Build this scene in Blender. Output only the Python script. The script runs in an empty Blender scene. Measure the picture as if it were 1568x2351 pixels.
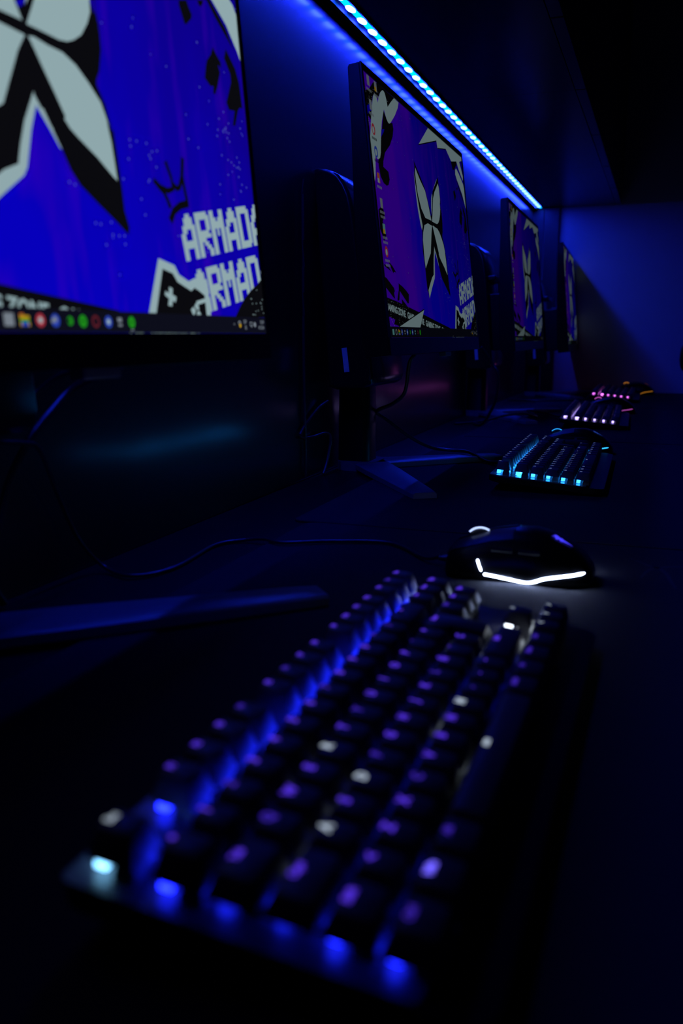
import bpy, bmesh, math, random
from mathutils import Vector, Matrix
from mathutils.geometry import tessellate_polygon

# ------------------------------------------------------------------ camera, world, exposure
SC = bpy.context.scene
COL = SC.collection
Z0 = 0.74                      # desk top above the floor; all desk coordinates are relative to it
R = math.radians
cam_data = bpy.data.cameras.new('camera')
cam = bpy.data.objects.new('camera', cam_data)
COL.objects.link(cam)
cam.matrix_world = (Matrix.Translation((0, 0, Z0 + 0.200)) @ Matrix.Rotation(R(19.5191), 4, 'Z') @ Matrix.Rotation(R(-11.3154), 4, 'X')
                    @ Matrix.Rotation(R(-0.1688), 4, 'Y') @ Matrix.Rotation(R(90), 4, 'X'))
cam_data.sensor_fit = 'VERTICAL'
cam_data.sensor_height = 36.0
cam_data.sensor_width = 24.0
cam_data.lens = 36.0 * 2032.5 / 2351.0
cam_data.clip_start = 0.02
cam_data.clip_end = 50
cam_data.dof.use_dof = True
cam_data.dof.focus_distance = 1.20
cam_data.dof.aperture_fstop = 5.7
cam_data.dof.aperture_blades = 9
SC.camera = cam

world = bpy.data.worlds.new('world')
SC.world = world
world.use_nodes = True
world.node_tree.nodes['Background'].inputs[0].default_value = (0.02, 0.03, 0.2, 1)
world.node_tree.nodes['Background'].inputs[1].default_value = 0.002

SC.view_settings.view_transform = 'Standard'
SC.view_settings.look = 'None'
SC.view_settings.exposure = 0.0
SC.view_settings.gamma = 1.0
SC.view_settings.use_curve_mapping = False
SC.cycles.use_denoising = True
SC.cycles.max_bounces = 6
SC.cycles.sample_clamp_indirect = 2.0
SC.cycles.caustics_reflective = False
SC.cycles.caustics_refractive = False

LED_CHIP = 112.0                # radiance of the strip's chips
LED_TINT = (0.0085, 0.021, 1.0)
STRIP_GLOW = 2.2               # radiance of the diffusing sleeve between the chips
MOUSE_GLOW = 36.0

# ------------------------------------------------------------------ materials
def principled(name, col, rough, spec=0.5, metal=0.0, coat=0.0, noise=0.0, nscale=60.0, bump=0.0):
    m = bpy.data.materials.new(name)
    m.use_nodes = True
    nt = m.node_tree
    b = nt.nodes['Principled BSDF']
    b.inputs['Base Color'].default_value = (*col, 1)
    b.inputs['Roughness'].default_value = rough
    b.inputs['Specular IOR Level'].default_value = spec
    b.inputs['Metallic'].default_value = metal
    b.inputs['Coat Weight'].default_value = coat
    b.inputs['Coat Roughness'].default_value = 0.17
    if noise or bump:
        tc = nt.nodes.new('ShaderNodeTexCoord')
        n = nt.nodes.new('ShaderNodeTexNoise')
        n.inputs['Scale'].default_value = nscale
        n.inputs['Detail'].default_value = 4
        nt.links.new(tc.outputs['Object'], n.inputs['Vector'])
        if noise:
            mx = nt.nodes.new('ShaderNodeMix')
            mx.data_type = 'RGBA'
            mx.inputs['A'].default_value = (*[c * (1 - noise) for c in col], 1)
            mx.inputs['B'].default_value = (*[c * (1 + noise) for c in col], 1)
            nt.links.new(n.outputs['Fac'], mx.inputs['Factor'])
            nt.links.new(mx.outputs['Result'], b.inputs['Base Color'])
        if bump:
            bp = nt.nodes.new('ShaderNodeBump')
            bp.inputs['Strength'].default_value = bump
            bp.inputs['Distance'].default_value = 0.001
            nt.links.new(n.outputs['Fac'], bp.inputs['Height'])
            nt.links.new(bp.outputs['Normal'], b.inputs['Normal'])
    return m

def glow(name, col, strength, by_object=False, sample='AUTO'):
    """emission; by_object multiplies colour and strength by the object's own colour and alpha (a strength per object)"""
    m = bpy.data.materials.new(name)
    m.use_nodes = True
    nt = m.node_tree
    nt.nodes.remove(nt.nodes['Principled BSDF'])
    e = nt.nodes.new('ShaderNodeEmission')
    e.inputs['Color'].default_value = (*col, 1)
    e.inputs['Strength'].default_value = strength
    if by_object:
        oi = nt.nodes.new('ShaderNodeObjectInfo')
        mx = nt.nodes.new('ShaderNodeMix')
        mx.data_type = 'RGBA'
        mx.blend_type = 'MULTIPLY'
        mx.inputs['Factor'].default_value = 1
        mx.inputs['A'].default_value = (*col, 1)
        nt.links.new(oi.outputs['Color'], mx.inputs['B'])
        nt.links.new(mx.outputs['Result'], e.inputs['Color'])
        mu = nt.nodes.new('ShaderNodeMath')
        mu.operation = 'MULTIPLY'
        mu.inputs[1].default_value = strength
        nt.links.new(oi.outputs['Alpha'], mu.inputs[0])
        nt.links.new(mu.outputs[0], e.inputs['Strength'])
    nt.links.new(e.outputs[0], nt.nodes['Material Output'].inputs['Surface'])
    m.cycles.emission_sampling = sample
    return m

M = {}
M['wall'] = principled('wall_paint_dark', (0.022, 0.022, 0.024), 0.42, 0.35, coat=0.65, noise=0.08, nscale=9)
M['back'] = principled('wall_paint_pale', (0.70, 0.70, 0.72), 0.7, 0.3, noise=0.05, nscale=14, bump=0.1)
M['ceil'] = principled('ceiling_paint', (0.06, 0.06, 0.06), 0.9, 0.2, noise=0.05, nscale=10)
M['floor'] = principled('floor_vinyl', (0.05, 0.05, 0.055), 0.5, 0.4, noise=0.2, nscale=20)
M['laminate'] = principled('black_gloss_laminate', (0.008, 0.008, 0.009), 0.30, 0.25, noise=0.1, nscale=30)
M['door'] = principled('black_door_laminate', (0.010, 0.010, 0.011), 0.35, 0.4, noise=0.1, nscale=30)
M['trim'] = principled('dark_trim', (0.03, 0.03, 0.033), 0.4, 0.4, noise=0.1, nscale=30)
M['desk'] = principled('black_desk_laminate', (0.009, 0.009, 0.010), 0.40, 0.3, noise=0.2, nscale=120)
M['mat'] = principled('desk_mat_cloth', (0.038, 0.038, 0.040), 0.85, 0.10, noise=0.25, nscale=900, bump=0.3)
M['print'] = principled('mat_print', (0.055, 0.055, 0.065), 0.8, 0.15, noise=0.1, nscale=500)
M['plastic'] = principled('black_plastic', (0.014, 0.014, 0.015), 0.42, 0.4, noise=0.1, nscale=300)
M['gloss'] = principled('black_gloss_plastic', (0.008, 0.008, 0.009), 0.19, 0.5, noise=0.1, nscale=200)
M['shell'] = principled('black_satin_plastic', (0.006, 0.006, 0.007), 0.30, 0.3, noise=0.1, nscale=200)
M['metal'] = principled('grey_painted_metal', (0.22, 0.22, 0.225), 0.38, 0.5, noise=0.1, nscale=200)
M['plate'] = principled('dark_metal_plate', (0.09, 0.09, 0.10), 0.27, 0.55, metal=0.0, noise=0.1, nscale=200)
M['cap'] = principled('keycap_plastic', (0.080, 0.080, 0.085), 0.45, 0.40, noise=0.1, nscale=300)
M['switch'] = principled('switch_plastic', (0.10, 0.10, 0.11), 0.35, 0.4, noise=0.1, nscale=300)
M['cable'] = principled('cable_rubber', (0.03, 0.03, 0.033), 0.35, 0.5, noise=0.1, nscale=200)
M['label'] = principled('paper_sticker', (0.75, 0.75, 0.75), 0.6, 0.3, noise=0.15, nscale=350)
M['fabric'] = principled('chair_fabric', (0.018, 0.018, 0.019), 0.75, 0.3, noise=0.2, nscale=300)
M['legend'] = glow('key_legend', (1, 1, 1), 1.0, True, 'NONE')
M['led'] = glow('key_led', (1, 1, 1), 1.0, True)
M['mouse_light'] = glow('mouse_light', (1, 1, 1), 1.0, True)
M['chip'] = glow('strip_chip', LED_TINT, LED_CHIP)
M['sleeve'] = glow('strip_sleeve', (0.0, 0.40, 1.2), STRIP_GLOW)

# wallpaper colours on the displays (light given off by the panel)
M['W'] = glow('wallpaper_white', (0.27, 0.385, 0.41), 1.0, True)
M['K'] = glow('wallpaper_black', (0.0030, 0.0030, 0.0045), 1.0, True, 'NONE')
M['T'] = glow('taskbar', (0.0038, 0.0042, 0.0105), 1.0, True, 'NONE')
M['B'] = glow('wallpaper_blue', (0.004, 0.0, 0.44), 1.0, True, 'NONE')
M['D'] = glow('wallpaper_dust', (0.07, 0.08, 0.42), 1.0, True, 'NONE')
for k, c in dict(G=(0.17, 0.20, 0.24), R=(0.35, 0.03, 0.05), g=(0.012, 0.24, 0.010), y=(0.42, 0.26, 0.01), u=(0.02, 0.05, 0.40),
                 r=(0.11, 0.012, 0.02), o=(0.40, 0.10, 0.02), t=(0.10, 0.30, 0.30)).items():
    M[k] = glow('icon_' + {'G': 'grey', 'R': 'red', 'g': 'green', 'y': 'yellow', 'u': 'blue', 'r': 'dark_red', 'o': 'orange', 't': 'teal'}[k], c, 1.0, True, 'NONE')

def wallpaper_field():
    """blue and purple paint field of the wallpaper picture, uneven like brushed paint"""
    m = glow('wallpaper_field', (1, 1, 1), 1.0, True)
    nt = m.node_tree
    L = nt.links
    mul = [n for n in nt.nodes if n.type == 'MIX'][0]
    tc = nt.nodes.new('ShaderNodeTexCoord')
    sep = nt.nodes.new('ShaderNodeSeparateXYZ')
    L.new(tc.outputs['Object'], sep.inputs[0])
    def noise(sx, sy, scale):
        mp = nt.nodes.new('ShaderNodeMapping')
        mp.inputs['Scale'].default_value = (sx, sy, 1)
        L.new(tc.outputs['Object'], mp.inputs['Vector'])
        n = nt.nodes.new('ShaderNodeTexNoise')
        n.inputs['Scale'].default_value = scale
        n.inputs['Detail'].default_value = 3
        L.new(mp.outputs[0], n.inputs['Vector'])
        return n.outputs['Fac']
    def math_(op, a, b):
        n = nt.nodes.new('ShaderNodeMath')
        n.operation = op
        for i, v in enumerate((a, b)):
            if isinstance(v, (int, float)):
                n.inputs[i].default_value = v
            else:
                L.new(v, n.inputs[i])
        return n.outputs[0]
    def ramp(v, lo, hi):
        n = nt.nodes.new('ShaderNodeMapRange')
        n.clamp = True
        n.inputs['From Min'].default_value = lo
        n.inputs['From Max'].default_value = hi
        L.new(v, n.inputs['Value'])
        return n.outputs[0]
    def mix(f, a, b):
        n = nt.nodes.new('ShaderNodeMix')
        n.data_type = 'RGBA'
        L.new(f, n.inputs['Factor'])
        for k, v in (('A', a), ('B', b)):
            if isinstance(v, tuple):
                n.inputs[k].default_value = (*v, 1)
            else:
                L.new(v, n.inputs[k])
        return n.outputs['Result']
    n1 = noise(4.0, 1.4, 3.2)
    n2 = noise(14.0, 2.2, 3.0)
    # base: bright blue low and towards the middle, deeper blue to the upper right
    d = math_('ADD', math_('MULTIPLY', sep.outputs[0], 1.5), math_('MULTIPLY', sep.outputs[1], 1.6))
    blue = mix(ramp(math_('ADD', d, math_('MULTIPLY', math_('SUBTRACT', n1, 0.5), 0.5)), 0.45, 1.05), (0.002, 0.0, 0.50), (0.004, 0.0, 0.255))
    # purple washes: the left half, plus narrow vertical streaks
    lft = ramp(math_('ADD', sep.outputs[0], math_('MULTIPLY', math_('SUBTRACT', n1, 0.5), -0.50)), 0.25, 0.085)
    stk = math_('MULTIPLY', ramp(n2, 0.52, 0.76), 0.38)
    out = mix(math_('MAXIMUM', lft, stk), blue, (0.058, 0.0, 0.47))
    L.new(out, mul.inputs['A'])
    return m
M['field'] = wallpaper_field()

# outlines of the wallpaper picture, as shares of the screen's width and height
SHAPES = [
('K',[(0.830,0.772),(0.852,0.785),(0.858,0.768),(0.863,0.759),(0.861,0.749),(0.845,0.727),(0.840,0.726),(0.836,0.740),(0.830,0.761)]),
('K',[(0.882,0.802),(0.900,0.812),(0.897,0.801),(0.890,0.791),(0.885,0.794)]),
('K',[(0.915,0.711),(0.922,0.700),(0.935,0.684),(0.935,0.669),(0.931,0.672),(0.926,0.674),(0.930,0.657),(0.918,0.618),(0.909,0.596),(0.903,0.595),(0.905,0.614),(0.896,0.610),(0.882,0.623),(0.888,0.652),(0.893,0.669),(0.907,0.690)]),
('K',[(0.955,0.726),(0.980,0.690),(0.989,0.657),(0.992,0.595),(0.983,0.593),(0.976,0.582),(0.963,0.540),(0.955,0.538),(0.965,0.578),(0.947,0.574),(0.941,0.589),(0.962,0.648),(0.962,0.667),(0.947,0.700)]),
('K',[(0.834,0.929),(0.921,0.957),(0.916,0.936),(0.879,0.902),(0.879,0.862),(0.920,0.824),(0.961,0.778),(0.981,0.734),(0.931,0.789),(0.888,0.848),(0.871,0.895),(0.848,0.888)]),
('W',[(0.569,1.000),(0.445,0.884),(0.660,0.974),(0.666,0.940),(0.776,0.973),(0.840,0.929),(0.917,0.953),(0.943,0.916),(0.993,0.871),(1.000,0.896),(0.962,0.965),(1.000,0.981),(1.000,1.000)]),
('K',[(0.445,0.884),(0.660,0.974),(0.660,0.969),(0.440,0.877)]),
('K',[(0.666,0.940),(0.776,0.973),(0.778,0.969),(0.666,0.936)]),
('W',[(0.904,0.913),(0.888,0.900),(0.883,0.875),(0.901,0.850),(0.927,0.826),(0.964,0.788),(0.992,0.737),(1.000,0.718),(1.000,0.759),(1.000,0.833),(0.991,0.853),(0.938,0.893)]),
('K',[(0.036,0.949),(0.072,0.989),(0.104,1.000),(0.239,0.999),(0.207,0.968),(0.173,0.935),(0.169,0.962),(0.160,0.985),(0.143,0.989),(0.124,0.974),(0.096,0.937),(0.072,0.947),(0.057,0.929),(0.045,0.895),(0.025,0.830),(0.013,0.836),(0.000,0.839),(0.000,0.880),(0.004,0.929)]),
('B',[(0.004,0.874),(0.024,0.888),(0.047,0.905),(0.037,0.869),(0.018,0.859),(0.006,0.843)]),
('K',[(0.134,0.910),(0.148,0.889),(0.177,0.876),(0.202,0.885),(0.205,0.862),(0.192,0.827),(0.160,0.782),(0.111,0.737),(0.090,0.697),(0.085,0.674),(0.123,0.666),(0.127,0.637),(0.114,0.613),(0.098,0.604),(0.075,0.608),(0.054,0.629),(0.048,0.667),(0.051,0.702),(0.097,0.799)]),
('B',[(0.097,0.820),(0.125,0.833),(0.116,0.817),(0.094,0.793)]),
('W',[(0.071,0.946),(0.060,0.931),(0.049,0.903),(0.031,0.850),(0.012,0.783),(0.004,0.759),(0.004,0.703),(0.004,0.623),(0.004,0.606),(0.006,0.596),(0.017,0.625),(0.032,0.709),(0.038,0.693),(0.051,0.692),(0.066,0.703),(0.076,0.726),(0.092,0.797),(0.110,0.856),(0.139,0.915),(0.143,0.901),(0.154,0.881),(0.164,0.872),(0.172,0.871),(0.181,0.876),(0.193,0.887),(0.231,0.926),(0.265,0.970),(0.278,0.997),(0.239,0.999),(0.203,0.967),(0.173,0.937),(0.169,0.962),(0.160,0.985),(0.151,0.991),(0.143,0.989),(0.134,0.983),(0.124,0.974),(0.105,0.945),(0.093,0.921),(0.090,0.934),(0.080,0.945)]),
('K',[(0.040,0.522),(0.048,0.504),(0.056,0.483),(0.034,0.452),(0.040,0.439),(0.052,0.402),(0.039,0.390),(0.029,0.373),(0.018,0.400),(0.006,0.418),(0.009,0.458),(0.009,0.491),(0.025,0.503)]),
('K',[(0.006,0.286),(0.020,0.283),(0.044,0.277),(0.062,0.261),(0.040,0.269),(0.013,0.277)]),
('K',[(0.044,0.303),(0.076,0.285),(0.101,0.262),(0.083,0.264),(0.076,0.257),(0.064,0.273)]),
('K',[(0.000,0.237),(0.018,0.232),(0.069,0.198),(0.073,0.186),(0.065,0.178),(0.069,0.155),(0.058,0.158),(0.005,0.194)]),
('K',[(0.111,0.221),(0.146,0.209),(0.170,0.197),(0.193,0.182),(0.185,0.144),(0.174,0.143),(0.115,0.190),(0.104,0.153),(0.089,0.147),(0.087,0.155),(0.107,0.195)]),
('K',[(0.124,0.159),(0.169,0.131),(0.124,0.136)]),
('K',[(0.000,0.157),(0.085,0.145),(0.265,0.112),(0.439,0.078),(0.508,0.065),(0.612,0.045),(0.611,0.035),(0.041,0.036),(0.085,0.045),(0.038,0.053),(0.051,0.071),(0.003,0.082)]),
('K',[(0.330,0.129),(0.324,0.121),(0.275,0.042),(0.266,0.042),(0.078,0.039),(0.073,0.044)]),
('K',[(0.371,0.789),(0.392,0.765),(0.422,0.736),(0.463,0.690),(0.479,0.650),(0.508,0.578),(0.534,0.655),(0.550,0.700),(0.631,0.790),(0.636,0.739),(0.637,0.680),(0.633,0.626),(0.643,0.602),(0.625,0.656),(0.633,0.660),(0.636,0.630),(0.638,0.600),(0.637,0.568),(0.629,0.524),(0.621,0.503),(0.620,0.493),(0.632,0.461),(0.640,0.413),(0.643,0.413),(0.645,0.360),(0.647,0.299),(0.647,0.254),(0.653,0.220),(0.649,0.205),(0.627,0.228),(0.596,0.256),(0.567,0.284),(0.553,0.309),(0.543,0.340),(0.530,0.374),(0.510,0.422),(0.494,0.367),(0.485,0.318),(0.479,0.287),(0.474,0.278),(0.420,0.208),(0.397,0.179),(0.390,0.209),(0.383,0.211),(0.382,0.275),(0.382,0.308),(0.374,0.390),(0.391,0.492),(0.378,0.505),(0.366,0.598),(0.361,0.720),(0.373,0.765)]),
('W',[(0.381,0.760),(0.395,0.742),(0.418,0.717),(0.463,0.680),(0.482,0.631),(0.504,0.552),(0.437,0.551),(0.403,0.585),(0.382,0.637),(0.376,0.673),(0.373,0.736)]),
('W',[(0.360,0.738),(0.364,0.692),(0.371,0.639),(0.382,0.573),(0.398,0.513),(0.398,0.503),(0.388,0.485),(0.378,0.509),(0.366,0.567),(0.360,0.636)]),
('W',[(0.617,0.777),(0.604,0.758),(0.553,0.704),(0.591,0.748)]),
('W',[(0.540,0.688),(0.543,0.677),(0.526,0.619),(0.512,0.583),(0.516,0.617),(0.527,0.662)]),
('W',[(0.625,0.757),(0.633,0.735),(0.633,0.679),(0.625,0.655),(0.624,0.632),(0.616,0.607),(0.602,0.578),(0.587,0.561),(0.575,0.552),(0.561,0.548),(0.531,0.549),(0.510,0.549),(0.518,0.573),(0.527,0.599),(0.522,0.585),(0.549,0.667),(0.572,0.702)]),
('W',[(0.459,0.531),(0.505,0.528),(0.491,0.495),(0.468,0.422),(0.459,0.393),(0.435,0.368),(0.387,0.314),(0.384,0.350),(0.387,0.442),(0.397,0.477),(0.419,0.515)]),
('W',[(0.510,0.529),(0.519,0.532),(0.540,0.528),(0.564,0.527),(0.585,0.514),(0.604,0.491),(0.624,0.461),(0.636,0.416),(0.631,0.431),(0.636,0.388),(0.638,0.342),(0.639,0.312),(0.632,0.318),(0.605,0.348),(0.574,0.375),(0.561,0.388),(0.553,0.402),(0.555,0.408),(0.542,0.444),(0.529,0.478),(0.517,0.511)]),
('W',[(0.507,0.433),(0.509,0.412),(0.496,0.363),(0.482,0.293),(0.476,0.279),(0.476,0.278),(0.435,0.229),(0.398,0.179),(0.394,0.216),(0.414,0.241),(0.447,0.279),(0.470,0.296),(0.470,0.300),(0.476,0.330),(0.487,0.375)]),
('W',[(0.507,0.428),(0.532,0.374),(0.527,0.372),(0.508,0.410)]),
('W',[(0.519,0.408),(0.542,0.343),(0.539,0.345),(0.512,0.405)]),
('B',[(0.497,0.582),(0.508,0.588),(0.503,0.573),(0.501,0.573)]),
('W',[(0.325,0.122),(0.269,0.042),(0.072,0.039),(0.085,0.045)]),
('W',[(0.709,0.165),(0.746,0.154),(0.755,0.134),(0.778,0.121),(0.794,0.130),(0.801,0.131),(0.829,0.122),(0.829,0.042),(0.817,0.042),(0.673,0.041)]),
('K',[(0.716,0.143),(0.740,0.135),(0.749,0.117),(0.782,0.099),(0.793,0.108),(0.817,0.091),(0.817,0.040),(0.689,0.039)]),
('W',[(0.727,0.104),(0.735,0.101),(0.733,0.087),(0.742,0.082),(0.739,0.070),(0.732,0.073),(0.729,0.060),(0.720,0.062),(0.724,0.077),(0.715,0.085),(0.717,0.094),(0.725,0.089)]),
('W',[(0.791,0.072),(0.797,0.067),(0.798,0.056),(0.792,0.055),(0.786,0.063)]),
('W',[(0.783,0.062),(0.789,0.054),(0.784,0.043),(0.780,0.043),(0.776,0.055)]),
('W',[(0.797,0.054),(0.802,0.044),(0.790,0.043),(0.792,0.051)]),
('K',[(1.000,0.148),(0.986,0.134),(0.961,0.115),(0.938,0.093),(0.918,0.067),(0.901,0.041),(1.000,0.044),(1.000,0.098)]),
('K',[(0.720,0.342),(0.729,0.331),(0.743,0.319),(0.750,0.301),(0.755,0.286),(0.748,0.280),(0.744,0.295),(0.738,0.309),(0.725,0.321),(0.716,0.332)]),
('K',[(0.720,0.341),(0.734,0.330),(0.749,0.327),(0.760,0.332),(0.758,0.350),(0.748,0.382),(0.754,0.389),(0.764,0.355),(0.766,0.325),(0.750,0.314),(0.732,0.317),(0.717,0.329)]),
('K',[(0.764,0.345),(0.773,0.338),(0.777,0.340),(0.785,0.363),(0.792,0.409),(0.799,0.405),(0.792,0.358),(0.782,0.331),(0.772,0.325),(0.761,0.333)]),
('K',[(0.793,0.365),(0.795,0.342),(0.800,0.303),(0.793,0.300),(0.788,0.340),(0.786,0.364)]),
('K',[(0.800,0.296),(0.778,0.286),(0.762,0.271),(0.752,0.247),(0.744,0.259),(0.756,0.284),(0.775,0.302),(0.797,0.312)]),
]
BAND, DARK, DISC = 20, 9, 41

# ------------------------------------------------------------------ helpers
def tag(o, label=None, cat=None, group=None, kind=None):
    for k, v in (('label', label), ('category', cat), ('group', group), ('kind', kind)):
        if v:
            o[k] = v
    return o

def empty(name, loc, rz=0.0):
    o = bpy.data.objects.new(name, None)
    COL.objects.link(o)
    o.location = loc
    o.rotation_euler = (0, 0, rz)
    o.empty_display_size = 0.02
    return o

class MB:
    """collects simple shapes into ONE mesh object"""
    def __init__(s):
        s.v, s.f, s.m = [], [], []
    def add(s, vs, fs, mi=0, mat=None):
        n = len(s.v)
        s.v += [tuple(mat @ Vector(p)) if mat else tuple(p) for p in vs]
        s.f += [tuple(i + n for i in q) for q in fs]
        s.m += [mi] * len(fs)
        return s
    def box(s, a, b, mi=0, mat=None):
        x0, y0, z0 = a
        x1, y1, z1 = b
        vs = [(x0, y0, z0), (x1, y0, z0), (x1, y1, z0), (x0, y1, z0), (x0, y0, z1), (x1, y0, z1), (x1, y1, z1), (x0, y1, z1)]
        return s.add(vs, [(3, 2, 1, 0), (4, 5, 6, 7), (0, 1, 5, 4), (1, 2, 6, 5), (2, 3, 7, 6), (3, 0, 4, 7)], mi, mat)
    def rings(s, rings, mi=0, mat=None, cap=True, close=False):
        n = len(rings[0])
        vs = [p for r in rings for p in r]
        fs = []
        k = len(rings)
        for i in range(k if close else k - 1):
            for j in range(n):
                a, b = i * n, ((i + 1) % k) * n
                fs.append((a + j, a + (j + 1) % n, b + (j + 1) % n, b + j))
        if cap and not close:
            fs.append(tuple(range(n - 1, -1, -1)))
            fs.append(tuple((k - 1) * n + j for j in range(n)))
        return s.add(vs, fs, mi, mat)
    def tube(s, pts, r, seg=8, mi=0, flat=1.0):
        pts = [Vector(p) for p in pts]
        rg = []
        up = Vector((0, 0, 1))
        for i, p in enumerate(pts):
            d = (pts[min(i + 1, len(pts) - 1)] - pts[max(i - 1, 0)]).normalized()
            a = d.cross(up)
            if a.length < 1e-3:
                a = d.cross(Vector((1, 0, 0)))
            a.normalize()
            b = a.cross(d)
            rr = r[i] if isinstance(r, (list, tuple)) else r
            rg.append([p + a * math.cos(t) * rr + b * math.sin(t) * rr * flat for t in (2 * math.pi * k / seg for k in range(seg))])
        return s.rings(rg, mi)
    def poly(s, pts, mi=0):
        tri = tessellate_polygon([[Vector(p) for p in pts]])
        return s.add(pts, [tuple(t) for t in tri], mi)
    def build(s, name, mats, parent=None, smooth=False, bevel=0.0, seg=2):
        me = bpy.data.meshes.new(name)
        me.from_pydata([tuple(p) for p in s.v], [], s.f)
        for m in (mats if isinstance(mats, (list, tuple)) else [mats]):
            me.materials.append(m)
        me.polygons.foreach_set('material_index', s.m)
        bm = bmesh.new()
        bm.from_mesh(me)
        if s.m and max(s.m) == 0:
            bmesh.ops.recalc_face_normals(bm, faces=bm.faces)
        bm.to_mesh(me)
        bm.free()
        if smooth:
            me.polygons.foreach_set('use_smooth', [True] * len(me.polygons))
            me.set_sharp_from_angle(angle=R(38))
        me.update()
        o = bpy.data.objects.new(name, me)
        COL.objects.link(o)
        if parent:
            o.parent = parent
        if bevel:
            b = o.modifiers.new('edge', 'BEVEL')
            b.width = bevel
            b.segments = seg
            b.limit_method = 'ANGLE'
            b.angle_limit = R(40)
            b.harden_normals = False
        return o

def rrect(w, h, r, n=4, cx=0.0, cy=0.0):
    """rounded rectangle outline, counter-clockwise, in x, y"""
    r = min(r, w / 2 - 1e-5, h / 2 - 1e-5)
    out = []
    for (sx, sy, a0) in ((1, 1, 0), (-1, 1, 90), (-1, -1, 180), (1, -1, 270)):
        for k in range(n + 1):
            a = R(a0 + 90.0 * k / n)
            out.append((cx + sx * (w / 2 - r) + r * math.cos(a), cy + sy * (h / 2 - r) + r * math.sin(a)))
    return out

def spline(pts, n=6):
    """Catmull-Rom through the points"""
    P = [Vector(p) for p in pts]
    out = []
    for i in range(len(P) - 1):
        p0, p1, p2, p3 = P[max(i - 1, 0)], P[i], P[i + 1], P[min(i + 2, len(P) - 1)]
        for k in range(n):
            t = k / n
            out.append(0.5 * ((2 * p1) + (p2 - p0) * t + (2 * p0 - 5 * p1 + 4 * p2 - p3) * t * t + (3 * p1 - p0 - 3 * p2 + p3) * t ** 3))
    out.append(P[-1])
    return out

def glyphs(text, size, offset=0.0, align='CENTER'):
    """flat letter outlines as vertices and faces (x right, y up)"""
    cu = bpy.data.curves.new('lettering', 'FONT')
    cu.body = text
    cu.size = size
    cu.offset = offset
    cu.align_x = align
    cu.align_y = 'CENTER'
    cu.resolution_u = 2
    ob = bpy.data.objects.new('lettering', cu)
    COL.objects.link(ob)
    bpy.context.view_layer.update()
    me = bpy.data.meshes.new_from_object(ob.evaluated_get(bpy.context.evaluated_depsgraph_get()))
    vs = [tuple(v.co) for v in me.vertices]
    fs = [tuple(p.vertices) for p in me.polygons]
    bpy.data.objects.remove(ob)
    bpy.data.curves.remove(cu)
    bpy.data.meshes.remove(me)
    return vs, fs

def struct(name, mb, mat, **k):
    return tag(mb.build(name, mat, **k), kind='structure')

def W(x, y, z):
    return Vector((x, y, z + Z0))

# ------------------------------------------------------------------ the room
XW, YB = -0.462, 3.365          # left wall and far wall
XR, YF, HT = 2.30, -1.60, 1.95  # right wall, wall behind the camera, ceiling (above the desk top)
b = MB(); b.box((XW - 0.1, YF, -Z0), (XW, YB, HT)); o = struct('wall_left', b, M['wall']); o.location.z = Z0
b = MB(); b.box((XW - 0.1, YB, -Z0), (XR + 0.1, YB + 0.1, HT)); o = struct('wall_back', b, M['back']); o.location.z = Z0
b = MB(); b.box((XR, YF, -Z0), (XR + 0.1, YB, HT)); o = struct('wall_right', b, M['ceil']); o.location.z = Z0
b = MB(); b.box((XW - 0.1, YF - 0.1, -Z0), (XR + 0.1, YF, HT)); o = struct('wall_front', b, M['ceil']); o.location.z = Z0
b = MB(); b.box((XW - 0.1, YF - 0.1, -0.05), (XR + 0.1, YB + 0.1, 0)); struct('floor', b, M['floor'])
b = MB(); b.box((XW - 0.1, YF - 0.1, HT), (XR + 0.1, YB + 0.1, HT + 0.05)); o = struct('ceiling', b, M['ceil']); o.location.z = Z0
# dark corner strip where the far wall meets the left wall
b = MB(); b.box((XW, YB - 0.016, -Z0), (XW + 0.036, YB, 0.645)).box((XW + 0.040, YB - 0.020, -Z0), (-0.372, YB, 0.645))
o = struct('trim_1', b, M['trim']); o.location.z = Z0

# ------------------------------------------------------------------ the long desk
t = empty('desk', (-0.11, 1.2, 0))
tag(t, 'long black desk along the dark left wall, carrying every screen and keyboard', 'desk')
def L(o, root):                 # place a part built in world coordinates under its root
    o.parent = root
    o.matrix_parent_inverse = Matrix.Translation(root.location).inverted() @ Matrix.Identity(4) if root.rotation_euler.z == 0 else root.matrix_world.inverted()
    return o
b = MB(); b.box((XW + 0.001, -0.70, Z0 - 0.028), (0.26, YB - 0.021, Z0)); L(b.build('desktop', M['desk'], bevel=0.002), t)
for y in (-0.60, 0.75, 2.05, 3.30):
    b = MB(); b.box((XW + 0.02, y, 0), (0.20, y + 0.025, Z0 - 0.028)); L(b.build('side_panel', M['door'], bevel=0.001), t)
b = MB(); b.box((XW + 0.05, -0.575, 0.40), (XW + 0.068, 3.30, Z0 - 0.028)); L(b.build('modesty_panel', M['door']), t)

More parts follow.
